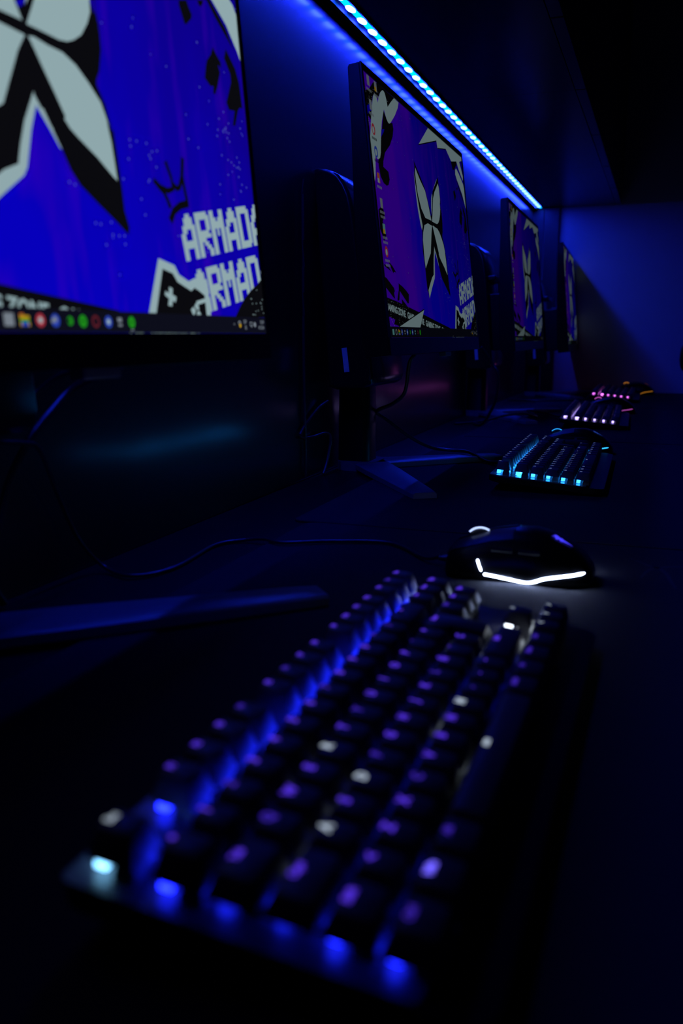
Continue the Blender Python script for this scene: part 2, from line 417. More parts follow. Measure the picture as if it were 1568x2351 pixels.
# ------------------------------------------------------------------ wall cabinets above the desk
CB, CF, CT = Z0 + 0.645, -0.163, Z0 + 1.25
edges = [-0.60, 0.20, 1.00, 1.80, 2.60, 3.344]
where = ['above the camera end of the desk', 'above the big nearest screen', 'above the second screen', 'above the third screen', 'against the pale far wall']
for i in range(5):
    y0, y1 = edges[i] + 0.0004, edges[i + 1] - 0.0004
    t = empty('wall_cabinet', ((XW + CF) / 2, (y0 + y1) / 2, CB))
    tag(t, 'black wall cabinet with two doors, hung ' + where[i], 'cabinet', 'black wall cabinets over the desk')
    b = MB(); b.box((XW + 0.001, y0, CB), (CF - 0.020, y1, CT)); L(b.build('body', M['laminate']), t)
    ym = (y0 + y1) / 2
    for (a, c, hy) in ((y0, ym, ym - 0.05), (ym, y1, ym + 0.05)):
        b = MB(); b.box((CF - 0.019, a + 0.002, CB), (CF, c - 0.002, CT)); d = L(b.build('door', M['door'], bevel=0.0015), t)
        b = MB(); b.box((CF, hy - 0.006, CB + 0.04), (CF + 0.022, hy + 0.006, CB + 0.055)).box((CF, hy - 0.006, CB + 0.185), (CF + 0.022, hy + 0.006, CB + 0.20))
        b.box((CF + 0.018, hy - 0.006, CB + 0.04), (CF + 0.028, hy + 0.006, CB + 0.20))
        h = b.build('handle', M['trim'], bevel=0.002)
        h.parent = d
        h.matrix_parent_inverse = (Matrix.Translation(t.location)).inverted()

# ------------------------------------------------------------------ the light strip under the cabinets
t = empty('led_strip', (-0.437, 1.5, CB))
tag(t, 'glowing blue light strip stuck under the black wall cabinets', 'light strip')
b = MB(); b.box((-0.4435, 0.32, CB - 0.0016), (-0.4305, 3.335, CB - 0.0002)); L(b.build('tape', M['trim']), t)
b = MB(); b.box((-0.4472, 0.32, CB - 0.0085), (-0.4460, 3.335, CB - 0.0002)).box((-0.4472, 0.32, CB - 0.0010), (-0.4268, 3.335, CB - 0.0002)).box((-0.4280, 0.32, CB - 0.0042), (-0.4268, 3.335, CB - 0.0002)); L(b.build('mounting_channel', M['trim']), t)
b = MB()
sec = [(0.0050 * math.cos(a), -0.0016 - 0.0016 * math.sin(a)) for a in (math.pi * k / 8 for k in range(9))]
b.rings([[(-0.437 + x, y, CB + z) for x, z in sec] for y in (0.325, 3.332)])
L(b.build('sleeve', M['sleeve'], smooth=True), t)
chip = MB()
rg = []
for k in range(4):
    a = R(90 * k / 4)
    rr, zz = math.cos(a), math.sin(a)
    rg.append([(0.0060 * rr * math.cos(u), 0.0165 * rr * math.sin(u), -0.0028 - 0.0026 * zz) for u in (2 * math.pi * j / 12 for j in range(12))])
chip.rings(rg)
c0 = chip.build('led_chip', M['chip'], smooth=True)
n = 0
y = 0.355
while y < 3.33:
    c = c0 if n == 0 else c0.copy()
    if n:
        COL.objects.link(c)
    c.parent = t
    c.location = (0, y - 1.5, 0)
    y += 0.0505
    n += 1

# ------------------------------------------------------------------ desk mats with a printed mark
ARCS = [[(-0.003, 0.75), (0.0, 0.769), (0.005, 0.784), (0.010, 0.792), (0.017, 0.772), (0.021, 0.745), (0.024, 0.727)],
        [(-0.014, 0.818), (-0.001, 0.801), (0.008, 0.791), (0.017, 0.796), (0.032, 0.803), (0.05, 0.806)]]
mats = [(-0.005, 0.8655, -0.346, 'nearest desk mat, lying under the keyboard with purple lit keys'),
        (0.8705, 1.735, -0.366, 'second desk mat, lying under the keyboard with cyan lamps'),
        (1.745, 2.600, -0.362, 'third desk mat, lying under the keyboard with white lamps'),
        (2.610, 3.330, -0.344, 'farthest desk mat, lying under the keyboard with pink lamps')]
for (y0, y1, xl, lab) in mats:
    t = empty('desk_mat', ((xl + 0.22) / 2, (y0 + y1) / 2, Z0))
    tag(t, 'black cloth ' + lab, 'desk mat', 'black desk mats')
    b = MB()
    cx, cy = (xl + 0.22) / 2, (y0 + y1) / 2
    ring = rrect(0.22 - xl, y1 - y0, 0.012, 4, cx, cy)
    b.rings([[(x, y_, Z0 + z) for x, y_ in ring] for z in (0.0, 0.0022)] + [[(cx + (x - cx) * 0.995, cy + (y_ - cy) * 0.998, Z0 + 0.003) for x, y_ in ring]])
    L(b.build('cloth', M['mat']), t)
    dy = y1 - 0.8655
    b = MB()
    for A in ARCS:
        sp = spline([(x, y_ + dy, Z0 + 0.0031) for x, y_ in A], 5)
        Lh, Rh = [], []
        for i, p in enumerate(sp):
            d = (sp[min(i + 1, len(sp) - 1)] - sp[max(i - 1, 0)]).normalized()
            nrm = Vector((-d.y, d.x, 0))
            w = 0.0021 * (0.35 + 0.65 * math.sin(math.pi * (i + 0.5) / len(sp)))
            Lh.append(p + nrm * w); Rh.append(p - nrm * w)
        k = len(sp)
        b.add(Lh + Rh, [(i, i + 1, k + i + 1, k + i) for i in range(k - 1)])
    L(b.build('printed_mark', M['print']), t)

# ------------------------------------------------------------------ wallpaper on the displays
WS = 0.527
HS = WS * 9 / 16
PIX = {'A': ["...##..", "..####.", "..####.", ".######", ".##..##", "##...##", "##...##", "#######", "#######", "##...##", "##...##", "##...##"],
       'R': ["######.", "#######", "##...##", "##...##", "##...##", "######.", "#######", "####...", "##.##..", "##..##.", "##...##", "##...##"],
       'M': ["##...##", "##...##", "###.###", "#######", "#######", "##.#.##", "##.#.##", "##...##", "##...##", "##...##", "##...##", "##...##"],
       'D': ["######.", "#######", "##...##", "##...##", "##...##", "##...##", "##...##", "##...##", "##...##", "##...##", "#######", "######."]}

def clip(poly, a, b_, c):
    """keep the side a*s + b*t <= c (Sutherland-Hodgman)"""
    out = []
    for i in range(len(poly)):
        p, q = poly[i - 1], poly[i]
        fp, fq = a * p[0] + b_ * p[1] - c, a * q[0] + b_ * q[1] - c
        if (fp <= 0) != (fq <= 0):
            u = fp / (fp - fq)
            out.append((p[0] + (q[0] - p[0]) * u, p[1] + (q[1] - p[1]) * u))
        if fq <= 0:
            out.append(q)
    return out

def wallpaper(variant):
    keys = ['field', 'W', 'K', 'T', 'B', 'D', 'G', 'R', 'g', 'y', 'u', 'r', 'o', 't']
    idx = {k: i for i, k in enumerate(keys)}
    b = MB()
    lay = [0.00003]
    def put(col, poly, z=None):
        poly = clip(clip(clip(clip(list(poly), 1, 0, 1), -1, 0, 0), 0, 1, 1), 0, -1, 0)
        if len(poly) < 3:
            return
        if z is None:
            lay[0] += 0.00001
            z = lay[0]
        b.poly([(s * WS, t_ * HS, z) for s, t_ in poly], idx[col])
    def disc(col, s, t_, rx, ry, n=14, z=None):
        put(col, [(s + rx * math.cos(2 * math.pi * k / n), t_ + ry * math.sin(2 * math.pi * k / n)) for k in range(n)], z)
    def rect(col, s0, t0, s1, t1):
        put(col, [(s0, t0), (s1, t0), (s1, t1), (s0, t1)])
    def words(col, text, s, t_, h, ang=0.0, squeeze=1.0, bold=0.0, align='CENTER', keep=None):
        """lettering h (a share of the screen's height) tall"""
        vs, fs = glyphs(text, 1.0, bold, align)
        ca, sa = math.cos(ang), math.sin(ang)
        hh = h * HS / 0.70
        lay[0] += 0.00001
        pts = [((x * squeeze * ca - y_ * sa) * hh + s * WS, (x * squeeze * sa + y_ * ca) * hh + t_ * HS, lay[0]) for x, y_, _ in vs]
        for f in fs:
            q = [(pts[i][0] / WS, pts[i][1] / HS) for i in f]
            if keep and not keep(sum(p[0] for p in q) / len(q), sum(p[1] for p in q) / len(q)):
                continue
            q = clip(clip(q, 1, 0, 1), -1, 0, 0)
            if len(q) > 2:
                b.poly([(p[0] * WS, p[1] * HS, lay[0]) for p in q], idx[col])
    put('field', [(0, 0), (1, 0), (1, 1), (0, 1)], 0.0)
    rnd = random.Random(5)
    # paint dust
    for k in range(120):
        s = rnd.random(); t_ = 0.08 + 0.9 * rnd.random()
        if abs(s - 0.5) < 0.12 and t_ > 0.2:
            continue
        disc('D', s, t_, 0.0007 + 0.0010 * rnd.random(), (0.0007 + 0.0010 * rnd.random()) * 16 / 9, 7, 0.00001)
    for cs, ct, sp, k_ in ((0.62, 0.26, 0.05, 26), (0.93, 0.50, 0.05, 22), (0.70, 0.36, 0.04, 14), (0.96, 0.42, 0.03, 14)):
        for k in range(k_):
            disc('D', cs + rnd.gauss(0, sp * 0.6), ct + rnd.gauss(0, sp * 1.2), 0.0014, 0.0025, 7, 0.00002)
    for i, (c, p) in enumerate(SHAPES):
        put(c, p)
        if i == BAND:
            # lettering on the slanted dark band
            ang = math.atan2((0.0497 - 0.1048) * HS, (0.331 - 0.0096) * WS)
            unit = (0.331 - 0.1602) / 2
            for k in range(-1, 5):
                s0 = 0.1602 + (k - 1) * 0.1708
                t0 = 0.1048 - (s0 - 0.0096) * (0.1048 - 0.0497) / (0.331 - 0.0096)
                words('W', 'GAMING ZONE', s0, t0 + 0.0135, 0.0262, ang, 1.06, 0.040, 'LEFT')
            for k in range(90):
                s = rnd.random() * 0.20
                disc('W', s, 0.045 + rnd.random() * 0.105 - 0.1 * s, 0.0006 + 0.0006 * rnd.random(), 0.0014, 6, lay[0] + 0.000006)
        if i == DARK:
            for k in range(150):
                s = 0.005 + rnd.random() ** 1.4 * 0.19
                t_ = 0.80 + rnd.random() * 0.17
                disc('G', s, t_, 0.0007 + 0.0008 * rnd.random(), 0.0016, 6, lay[0] + 0.000006)
    # the word on the right, twice, climbing to the right
    z1 = (0.7778, 0.1669)
    adv = ((0.9451 - 0.7778) / 4.0, (0.2226 - 0.1669) / 4.0)
    up = (-0.0105, 0.1035)
    disc_i = [k for k, (c, p) in enumerate(SHAPES) if k == DISC][0]
    for (o0, line) in ((z1, 0), ((0.7958, 0.0410), 1)):
        for li, ch in enumerate('ARMADA'):
            rows = PIX[ch]
            for r_, row in enumerate(rows):
                run = None
                for c_ in range(8):
                    on = c_ < 7 and row[c_] == '#'
                    if on and run is None:
                        run = c_
                    if not on and run is not None:
                        def P(cc, rr):
                            a_ = li + (cc / 7.0) * 0.93
                            v_ = 1 - rr / len(rows)
                            return (o0[0] + adv[0] * a_ + up[0] * v_, o0[1] + adv[1] * a_ + up[1] * v_)
                        q = [P(run, r_ + 1.02), P(c_, r_ + 1.02), P(c_, r_ - 0.02), P(run, r_ - 0.02)]
                        if line == 1 and sum(p[0] for p in q) / 4 < 0.812 and sum(p[1] for p in q) / 4 < 0.10:
                            run = None
                            continue
                        put('W', q, lay[0] + 0.000008)
                        run = None
        lay[0] += 0.000015
    put('K', SHAPES[DISC][1])
    for k in range(16):
        disc('W', 0.955 + 0.045 * rnd.random(), 0.05 + 0.07 * rnd.random(), 0.0009, 0.0016, 6)
    # taskbar and its icons
    rect('T', 0, 0, 1, 0.0432)
    ih, iw = 0.0125, 0.0070
    if variant == 1:
        ic = [('G', 'sq', 0.4236), ('y', 'fold', 0.4462), ('R', 'ring', 0.4698), ('u', 'dot', 0.4933), ('g', 'half', 0.5176), ('g', 'disc', 0.5396),
              ('r', 'ring2', 0.5625), ('u', 'ring', 0.5864), ('G', 'small', 0.6084), ('g', 'disc', 0.6325)]
    else:
        ic = [('t', 'sq', 0.0231), ('G', 'ring2', 0.0468), ('y', 'fold', 0.0711), ('u', 'dot', 0.0943), ('G', 'small', 0.1186), ('u', 'ring', 0.1400),
              ('g', 'half', 0.1650), ('u', 'ring', 0.1867), ('t', 'small', 0.2113), ('r', 'half', 0.2361), ('g', 'disc', 0.2593)]
    for col, kind, s in ic:
        t_ = 0.0216
        if kind == 'sq':
            rect(col, s - iw, t_ - ih * 0.9, s + iw, t_ + ih * 0.9)
        elif kind == 'fold':
            rect('y', s - iw, t_ - ih * 0.9, s + iw, t_ + ih * 0.6)
            rect('o', s - iw, t_ + ih * 0.6, s - iw * 0.1, t_ + ih * 0.9)
            rect('g', s - iw, t_ - ih * 0.3, s + iw, t_ + ih * 0.1)
            rect('u', s - iw * 0.7, t_ - ih * 0.9, s + iw * 0.7, t_ - ih * 0.3)
        elif kind == 'small':
            rect(col, s - iw * 0.6, t_, s + iw * 0.6, t_ + ih * 0.7)
            rect(col, s - iw * 0.5, t_ - ih * 0.7, s + iw * 0.6, t_ - ih * 0.35)
        elif kind == 'half':
            disc(col, s, t_, iw * 0.7, ih * 0.7)
            disc('T', s - iw * 0.35, t_, iw * 0.3, ih * 0.35, 8)
        elif kind == 'disc':
            disc(col, s, t_, iw, ih)
            rect('K', s - iw * 0.4, t_ - ih * 0.05, s + iw * 0.4, t_ + ih * 0.12)
        elif kind == 'ring2':
            disc(col, s, t_, iw, ih)
            disc('T', s, t_, iw * 0.62, ih * 0.62)
        elif kind == 'dot':
            disc(col, s, t_, iw, ih)
            disc('G', s - iw * 0.1, t_ + ih * 0.15, iw * 0.55, ih * 0.45, 9)
            disc('G', s - iw * 0.7, t_ - ih * 0.1, iw * 0.3, ih * 0.3, 8)
        else:
            disc(col, s, t_, iw, ih)
            disc('W', s, t_, iw * 0.5, ih * 0.45)
    rect('G', 0.6325 - 0.003, 0.004, 0.6325 + 0.003, 0.0065)
    # notification corner
    put('G', [(0.8915, 0.0205), (0.8943, 0.0262), (0.8971, 0.0205), (0.8943, 0.0232)])
    disc('G', 0.9112, 0.0265, 0.0045, 0.0060, 10); disc('T', 0.9112, 0.0255, 0.0028, 0.004, 8); disc('y', 0.9125, 0.0200, 0.0035, 0.0055, 9)
    words('G', 'ESP', 0.9291, 0.0297, 0.0095, 0, 0.85, 0.01)
    words('G', 'ES', 0.9302, 0.0145, 0.0095, 0, 0.85, 0.01)
    rect('G', 0.9445, 0.0195, 0.9535, 0.0300); rect('T', 0.9458, 0.0215, 0.9522, 0.0284); rect('G', 0.9475, 0.0160, 0.9510, 0.0180)
    disc('G', 0.9611, 0.0233, 0.0038, 0.0070, 9)
    words('G', '12:39', 0.9860, 0.0301, 0.0095, 0, 0.80, 0.01)
    words('G', '10/12/2024', 0.9820, 0.0152, 0.0090, 0, 0.62, 0.01)
    # icons standing on the desktop
    if variant == 2:
        for (s, t_, c1_, c2_) in ((0.0275, 0.975, 'G', None), (0.0804, 0.975, 'G', 'y'), (0.0274, 0.8856, 'G', None), (0.0286, 0.796, 'R', 'W'), (0.0305, 0.7130, 'u', 'W'),
                                  (0.0284, 0.6150, 'o', 'W'), (0.0298, 0.5196, 'G', None), (0.0291, 0.4223, 't', 'y'), (0.0291, 0.3342, 'R', 'W')):
            if c1_ in 'Ru':
                disc(c1_, s, t_, 0.0125, 0.0222, 18)
                disc('W', s - 0.001, t_ - 0.002, 0.0070, 0.0130, 12)
            else:
                rect(c1_, s - 0.009, t_ - 0.019, s + 0.009, t_ + 0.019)
                if c2_:
                    rect(c2_, s - 0.009, t_ - 0.019, s + 0.004, t_ - 0.002)
            dk = 'K' if 0.68 < t_ < 0.83 else 'G'
            for r_ in range(2 if t_ < 0.6 else 1):
                for k in range(5):
                    rect(dk, s - 0.017 + k * 0.0072, t_ - 0.040 - r_ * 0.018, s - 0.0125 + k * 0.0072, t_ - 0.030 - r_ * 0.018)
    o = b.build('screen', [M[k] for k in keys])
    return o

# ------------------------------------------------------------------ displays
def monitor(name_label, cx, cy, sx, zb, tilt, yaw, bright, leg_a, leg_b, shared, variant):
    """cx, cy: foot of the column; sx: distance from the column axis to the lower screen edge; zb: height of that edge"""
    t = empty('display_monitor', W(cx, cy, 0), R(yaw))
    tag(t, name_label, 'monitor', 'gaming monitors along the desk')
    T = Matrix.Translation((sx, 0, zb)) @ Matrix.Rotation(R(-tilt), 4, 'Y')     # tilted frame: x out of the screen, y along, z up
    y0, y1 = -WS / 2, WS / 2
    # slim panel body
    pan = [(-0.0008, -0.0205), (-0.0008, HS + 0.008), (-0.0130, HS + 0.008), (-0.0150, HS + 0.005), (-0.0185, 0.235), (-0.0270, 0.135), (-0.0330, 0.0), (-0.0310, -0.0205)]
    b = MB(); b.rings([[(x, y, z) for x, z in pan] for y in (y0 - 0.006, y1 + 0.006)], 0, T)
    b.build('panel', M['shell'], t, bevel=0.001)
    b = MB()
    for a, c in (((-0.0008, y0 - 0.006, -0.001), (0.0012, y0, HS + 0.008)), ((-0.0008, y1, -0.001), (0.0012, y1 + 0.006, HS + 0.008)), ((-0.0008, y0, HS), (0.0012, y1, HS + 0.008))):
        b.box(a, c, 0, T)
    b.build('bezel', M['plastic'], t)
    b = MB(); b.box((-0.0008, y0 - 0.006, -0.0205), (0.0009, y1 + 0.006, -0.0002), 0, T)
    b.build('chin', M['shell'], t)
    b = MB(); b.box((-0.011, 0.018, -0.0275), (-0.001, 0.056, -0.0200), 0, T)
    b.build('control_button', M['metal'], t, bevel=0.0015)
    s = shared.copy() if shared.parent else shared
    if s is not shared:
        COL.objects.link(s)
    s.parent = t
    s.matrix_local = T @ Matrix(((0, 0, 1, 0.0002), (1, 0, 0, y0), (0, 1, 0, 0), (0, 0, 0, 1)))
    s.color = (1, 1, 1, bright)  # off-axis dimming of each panel is put into its emission strength
    # deep rear housing with a rounded top front edge, held by a bracket
    prof = [(-0.150, -0.0515), (-0.138, -0.0567), (-0.096, -0.058), (-0.087, -0.054), (-0.0830, -0.045), (-0.0840, 0.165), (-0.0857, 0.191), (-0.0879, 0.206), (-0.0930, 0.2195),
            (-0.1008, 0.2315), (-0.1080, 0.2367), (-0.1158, 0.2404), (-0.1260, 0.2440), (-0.1330, 0.2440), (-0.1360, 0.238)]
    b = MB()
    rg = []
    for y, k, kz in ((-0.0895, 0.80, 0.960), (-0.0895, 0.88, 0.976), (-0.0889, 0.93, 0.986), (-0.0873, 0.98, 0.996), (-0.085, 1.0, 1.0), (0.070, 1.0, 1.0), (0.0723, 0.98, 0.996), (0.0745, 0.88, 0.976), (0.0745, 0.80, 0.960)):
        rg.append([(-0.115 + (x + 0.115) * k, y, 0.09 + (z - 0.09) * kz) for x, z in prof])
    b.rings(rg, 0, T)
    h = b.build('rear_housing', M['gloss'], t, smooth=True)
    b = MB(); b.box((-0.1232, -0.0903, -0.0335), (-0.1156, -0.0897, 0.000), 0, T)
    b.build('sticker', M['label'], h)
    b = MB(); b.box((-0.0840, -0.070, -0.015), (-0.0265, 0.060, 0.120), 0, T)
    b.box((-0.0835, -0.080, 0.150), (-0.0640, 0.065, 0.162), 0, T).box((-0.0640, -0.055, 0.100), (-0.026, 0.050, 0.125), 0, T)
    b.build('mount_bracket', M['shell'], t, bevel=0.003)
    # stand: column, round foot hub and two splayed legs
    b = MB()
    b.rings([[(x, y, z) for x, y in rrect(w_, d_, 0.012, 4, -0.018, 0)] for z, w_, d_ in ((0.010, 0.052, 0.056), (0.016, 0.050, 0.052), (0.24, 0.046, 0.050))])
    b.build('column', M['shell'], t, smooth=True)
    b = MB()
    b.rings([[(x, y, z) for x, y in rrect(0.062, 0.080, 0.025, 5, -0.012, 0)] for z in (0.0002, 0.011, 0.0135)])
    b.build('foot_hub', M['metal'], t, smooth=True)
    for tip in (leg_a, leg_b):
        d = Vector((tip[0], tip[1], 0)); ln = d.length; d.normalize(); nrm = Vector((-d.y, d.x, 0))
        rg = []
        for u, w, z in ((-0.01, 0.056, 0.0125), (0.10, 0.055, 0.0125), (0.30, 0.052, 0.0125), (0.94, 0.034, 0.0115), (1.0, 0.030, 0.0110)):
            p = d * (u * ln)
            rg.append([tuple(p + nrm * (w / 2 * s_) + Vector((0, 0, z_))) for s_, z_ in ((-1, 0.0004 if u < 0 else 0.0036), (1, 0.0004 if u < 0 else 0.0036), (1, z - 0.002), (0.85, z), (-0.85, z), (-1, z - 0.002))])
        b = MB(); b.rings(rg)
        b.build('leg', M['metal'], t, smooth=True)
    return t

scr_a = wallpaper(1)
scr_b = wallpaper(2)
monitor('nearest and largest looking monitor, lit blue, cut off by the left side of the photo', -0.4286, 0.4276, 0.110, 0.2009, 5.16, -1.51, 1.0, (0.150, -0.235), (0.195, 0.180), scr_a, 1)
monitor('second monitor, desktop icons down its left side, standing before the second keyboard', -0.410, 1.2795, 0.110, 0.197, 7.2, 0.0, 0.33, (0.150, -0.240), (0.172, 0.150), scr_b, 2)
monitor('third monitor along the desk, seen narrow, with a purple picture', -0.416, 2.2585, 0.110, 0.186, 5.3, 0.5, 0.17, (0.150, -0.235), (0.172, 0.150), scr_b, 2)
monitor('farthest and narrowest looking monitor, standing against the pale blue far wall', -0.387, 3.0795, 0.110, 0.171, 5.9, 2.0, 0.17, (0.150, -0.210), (0.172, 0.150), scr_b, 2)

# ------------------------------------------------------------------ keyboards
U = 0.01905
ROWS = [
    [('Esc', 0, 1)] + [('F%d' % (k + 1), 2 + k + (0.5 if k > 3 else 0) + (0.5 if k > 7 else 0), 1) for k in range(12)] + [('Prt', 15.25, 1), ('Scr', 16.25, 1), ('Pau', 17.25, 1)],
    [(c, k, 1) for k, c in enumerate(['\u00ba', '1', '2', '3', '4', '5', '6', '7', '8', '9', '0', "'", '\u00a1'])] + [('<-', 13, 2), ('Ins', 15.25, 1), ('Home', 16.25, 1), ('PgUp', 17.25, 1)],
    [('Tab', 0, 1.5)] + [(c, 1.5 + k, 1) for k, c in enumerate('QWERTYUIOP')] + [('`', 11.5, 1), ('+', 12.5, 1), ('Enter', 13.5, 1.5), ('Del', 15.25, 1), ('End', 16.25, 1), ('PgDn', 17.25, 1)],
    [('Caps', 0, 1.75)] + [(c, 1.75 + k, 1) for k, c in enumerate('ASDFGHJKL')] + [('\u00d1', 10.75, 1), ('\u00b4', 11.75, 1), ('\u00c7', 12.75, 1)],
    [('Shift', 0, 1.25), ('<', 1.25, 1)] + [(c, 2.25 + k, 1) for k, c in enumerate('ZXCVBNM,.-')] + [('Shift', 12.25, 2.75), ('^', 16.25, 1)],
    [('Ctrl', 0, 1.25), ('Win', 1.25, 1.25), ('Alt', 2.5, 1.25), ('', 3.75, 6.25), ('AltGr', 10, 1.25), ('Fn', 11.25, 1.25), ('Menu', 12.5, 1.25), ('Ctrl', 13.75, 1.25), ('<', 15.25, 1), ('v', 16.25, 1), ('>', 17.25, 1)],
]
ROWY = [0, 1.27, 2.27, 3.27, 4.27, 5.27]
ROWTOP = [0.0, 0.0, -0.0022, -0.0027, -0.0020, -0.0012]        # sculpted rows, relative to the first
PLATE = -0.0165
CAPBOT = PLATE + 0.0062
_caps = {}
def cap_mesh(text, w, row):
    """one keycap: local x towards the user, y along the keyboard, z up; origin at the middle of the key on the plate"""
    key = (text, w, row)
    if key in _caps:
        return _caps[key]
    lw = w * U - 0.0011
    b = MB()
    top = ROWTOP[row] - PLATE
    lean = (-0.0012, -0.0010, -0.0006, 0.0, 0.0004, 0.0006)[row]
    h0 = 0.0062
    rg = []
    for f, inx, iny, r in ((0.0, 0.0, 0.0, 0.0010), (0.50, 0.0014, 0.0016, 0.0014), (0.94, 0.0025, 0.0027, 0.0016), (1.0, 0.0032, 0.0034, 0.0016)):
        if text == 'Enter':         # tall L-shaped key over two rows
            X0, X1, X2 = -0.0090 + inx, 0.0090 - inx, 0.0090 + U - inx
            Y0, Y1, Y2 = -lw / 2 + iny, -lw / 2 + 0.25 * U + iny, lw / 2 - iny
            rg.append([(x + lean * f, y, h0 + (top - h0) * f) for x, y in ((X0, Y0), (X1, Y0), (X1, Y1), (X2, Y1), (X2, Y2), (X0, Y2))])
            continue
        rg.append([(x + lean * f, y, h0 + (top - h0) * f) for x, y in rrect(0.0180 - 2 * inx, lw - 2 * iny, r, 2)])
    b.rings(rg, 0)
    if text:
        one = len(text) == 1
        vs, fs = glyphs(text, 0.0062 if one else 0.0040, 0.0003 if one else 0.0002)
        xs = [v[0] for v in vs]
        k = min(1.0, (lw - 0.0100) / max(max(xs) - min(xs), 1e-4))
        b.add([(-v[1] - 0.0042 + lean, v[0] * k, top + 0.00006) for v in vs], fs, 1)
    else:
        b.add([(-0.0050, -0.0030, top + 0.00006), (-0.0028, -0.0030, top + 0.00006), (-0.0028, 0.0030, top + 0.00006), (-0.0050, 0.0030, top + 0.00006)], [(0, 1, 2, 3)], 1)
    o = b.build('keycap', [M['cap'], M['legend']], None)
    me = o.data
    me.polygons.foreach_set('use_smooth', [p.material_index == 0 for p in me.polygons])
    me.set_sharp_from_angle(angle=R(50))
    bpy.data.objects.remove(o)
    _caps[key] = me
    return me

b = MB()
b.rings([[(x + 0.0045, y, z) for x, y in rrect(w_, w2, 0.001, 2)] for z, w_, w2 in ((0, 0.0090, 0.0140), (0.0030, 0.0090, 0.0140), (0.0058, 0.0070, 0.0120))])
_o = b.build('switch', M['switch'], None); SWITCH = _o.data; bpy.data.objects.remove(_o)
b = MB(); b.box((-0.0072, -0.0058, 0.0012), (-0.0030, 0.0010, 0.0050))
_o = b.build('led', M['led'], None, bevel=0); LED = _o.data; bpy.data.objects.remove(_o)

def keyboard(label, pos, yaw, tilt, led, legend, special=None, feet=True, parts=None):
    """pos: the Esc legend spot in desk coordinates"""
    x, y, z = pos
    t = empty('mechanical_keyboard', W(x, y, 0.0032), R(yaw))
    tag(t, label, 'keyboard', 'lit mechanical keyboards')
    T = Matrix.Translation((0, 0, z - 0.0032)) @ Matrix.Rotation(R(tilt), 4, 'Y') @ Matrix.Translation((-0.0050, -0.0095, 0))
    x0, x1, y0, y1 = -0.0075, 6.27 * U + 0.018, -0.0070, 18.25 * U + 0.0085
    cx, cy, wx, wy = (x0 + x1) / 2, (y0 + y1) / 2, x1 - x0, y1 - y0
    b = MB()
    b.rings([[(px_, py_, zz) for px_, py_ in rrect(wx - i_, wy - i_, 0.012, 4, cx, cy)] for zz, i_ in ((PLATE - 0.0100, 0.006), (PLATE - 0.0086, 0.001), (PLATE - 0.0020, 0.0), (PLATE - 0.0012, 0.0012))], 0, T)
    b.build('case', M['shell'], t, smooth=True)
    b = MB()
    b.rings([[(px_, py_, zz) for px_, py_ in rrect(wx - 0.024, wy - 0.003, 0.004, 3, cx - 0.010, cy)] for zz in (PLATE - 0.0012, PLATE)], 0, T)
    b.build('plate', M['plate'], t)
    if feet:
        for fy in (0.05, 0.30):
            b = MB(); b.box((0.004, fy, -z + 0.0042), (0.010, fy + 0.018, PLATE - 0.0098), 0, T @ Matrix.Translation((0, 0, 0.0)))
            b.build('flip_foot', M['plastic'], t)
    for row in range(6):
        for (text, ux, w) in ROWS[row]:
            K = T @ Matrix.Translation(((ROWY[row] + 0.5) * U, (ux + w / 2) * U, PLATE))
            k = bpy.data.objects.new('keycap', cap_mesh(text, w, row)); COL.objects.link(k)
            k.parent = t; k.matrix_local = K
            k.color = legend
            s = bpy.data.objects.new('switch', SWITCH); COL.objects.link(s)
            s.parent = t; s.matrix_local = K
            l = bpy.data.objects.new('led', LED); COL.objects.link(l)
            l.parent = s
            dim = 3.0 if row == 1 and ux > 0 else 1.0 if row == 0 or ux == 0 else 0.10
            if row == 0 and ux in (6.5, 11.0):
                dim = 0.12
            l.color = (*led[:3], led[3] * dim)
            if special:
                sp = special(text, row, ux)
                if sp:
                    k.color = sp[0]
                    l.color = sp[1] or l.color
    # cable stub socket at the back edge
    b = MB(); b.box((-0.0100, 0.165, PLATE - 0.0085), (-0.0073, 0.181, PLATE - 0.003), 0, T)
    b.build('cable_socket', M['plastic'], t)
    return t

WHITE = (0.62, 0.74, 0.90)
def armada(text, row, ux):
    if text in ('A', 'R', 'M', 'D') and row in (2, 3, 4) or text == '':
        return ((*WHITE, 0.75), (*WHITE, 0.9))
    if text == 'Win':
        return ((0.15, 0.11, 1.0, 2.0), None)
    if text == 'Esc':
        return ((*WHITE, 0.55), (0.22, 0.60, 1.0, 5.0))
    if text in ('^', 'v', '>') or (text == '<' and row == 5):
        return ((*WHITE, 0.42), (0.75, 0.85, 1.0, 5.0))
    if (row * 7 + int(ux * 4)) % 5 == 0:
        return ((0.08, 0.03, 0.80, 0.55), None)
    return None

keyboard('nearest keyboard, out of focus, purple legends over blue key lamps', (-0.1591, 0.2256, 0.0438), -0.445, 5.78, (0.008, 0.016, 1.0, 10.0), (0.105, 0.037, 0.92, 0.90), armada)
keyboard('sharp keyboard with cyan key lamps, beyond the white lit mouse', (-0.1855, 1.141, 0.0408), 1.0, 4.7, (0.015, 0.26, 1.0, 9.0), (0.20, 0.28, 0.62, 0.45))
keyboard('keyboard with white and violet key lamps, beyond the cyan lit mouse', (-0.1850, 1.975, 0.0408), 1.5, 4.7, (0.42, 0.30, 1.0, 3.5), (0.10, 0.06, 0.40, 0.25))
keyboard('farthest keyboard with pink key lamps, near the pale far wall', (-0.1830, 2.806, 0.0408), 0.3, 4.7, (0.72, 0.13, 0.85, 2.5), (0.10, 0.05, 0.25, 0.20))

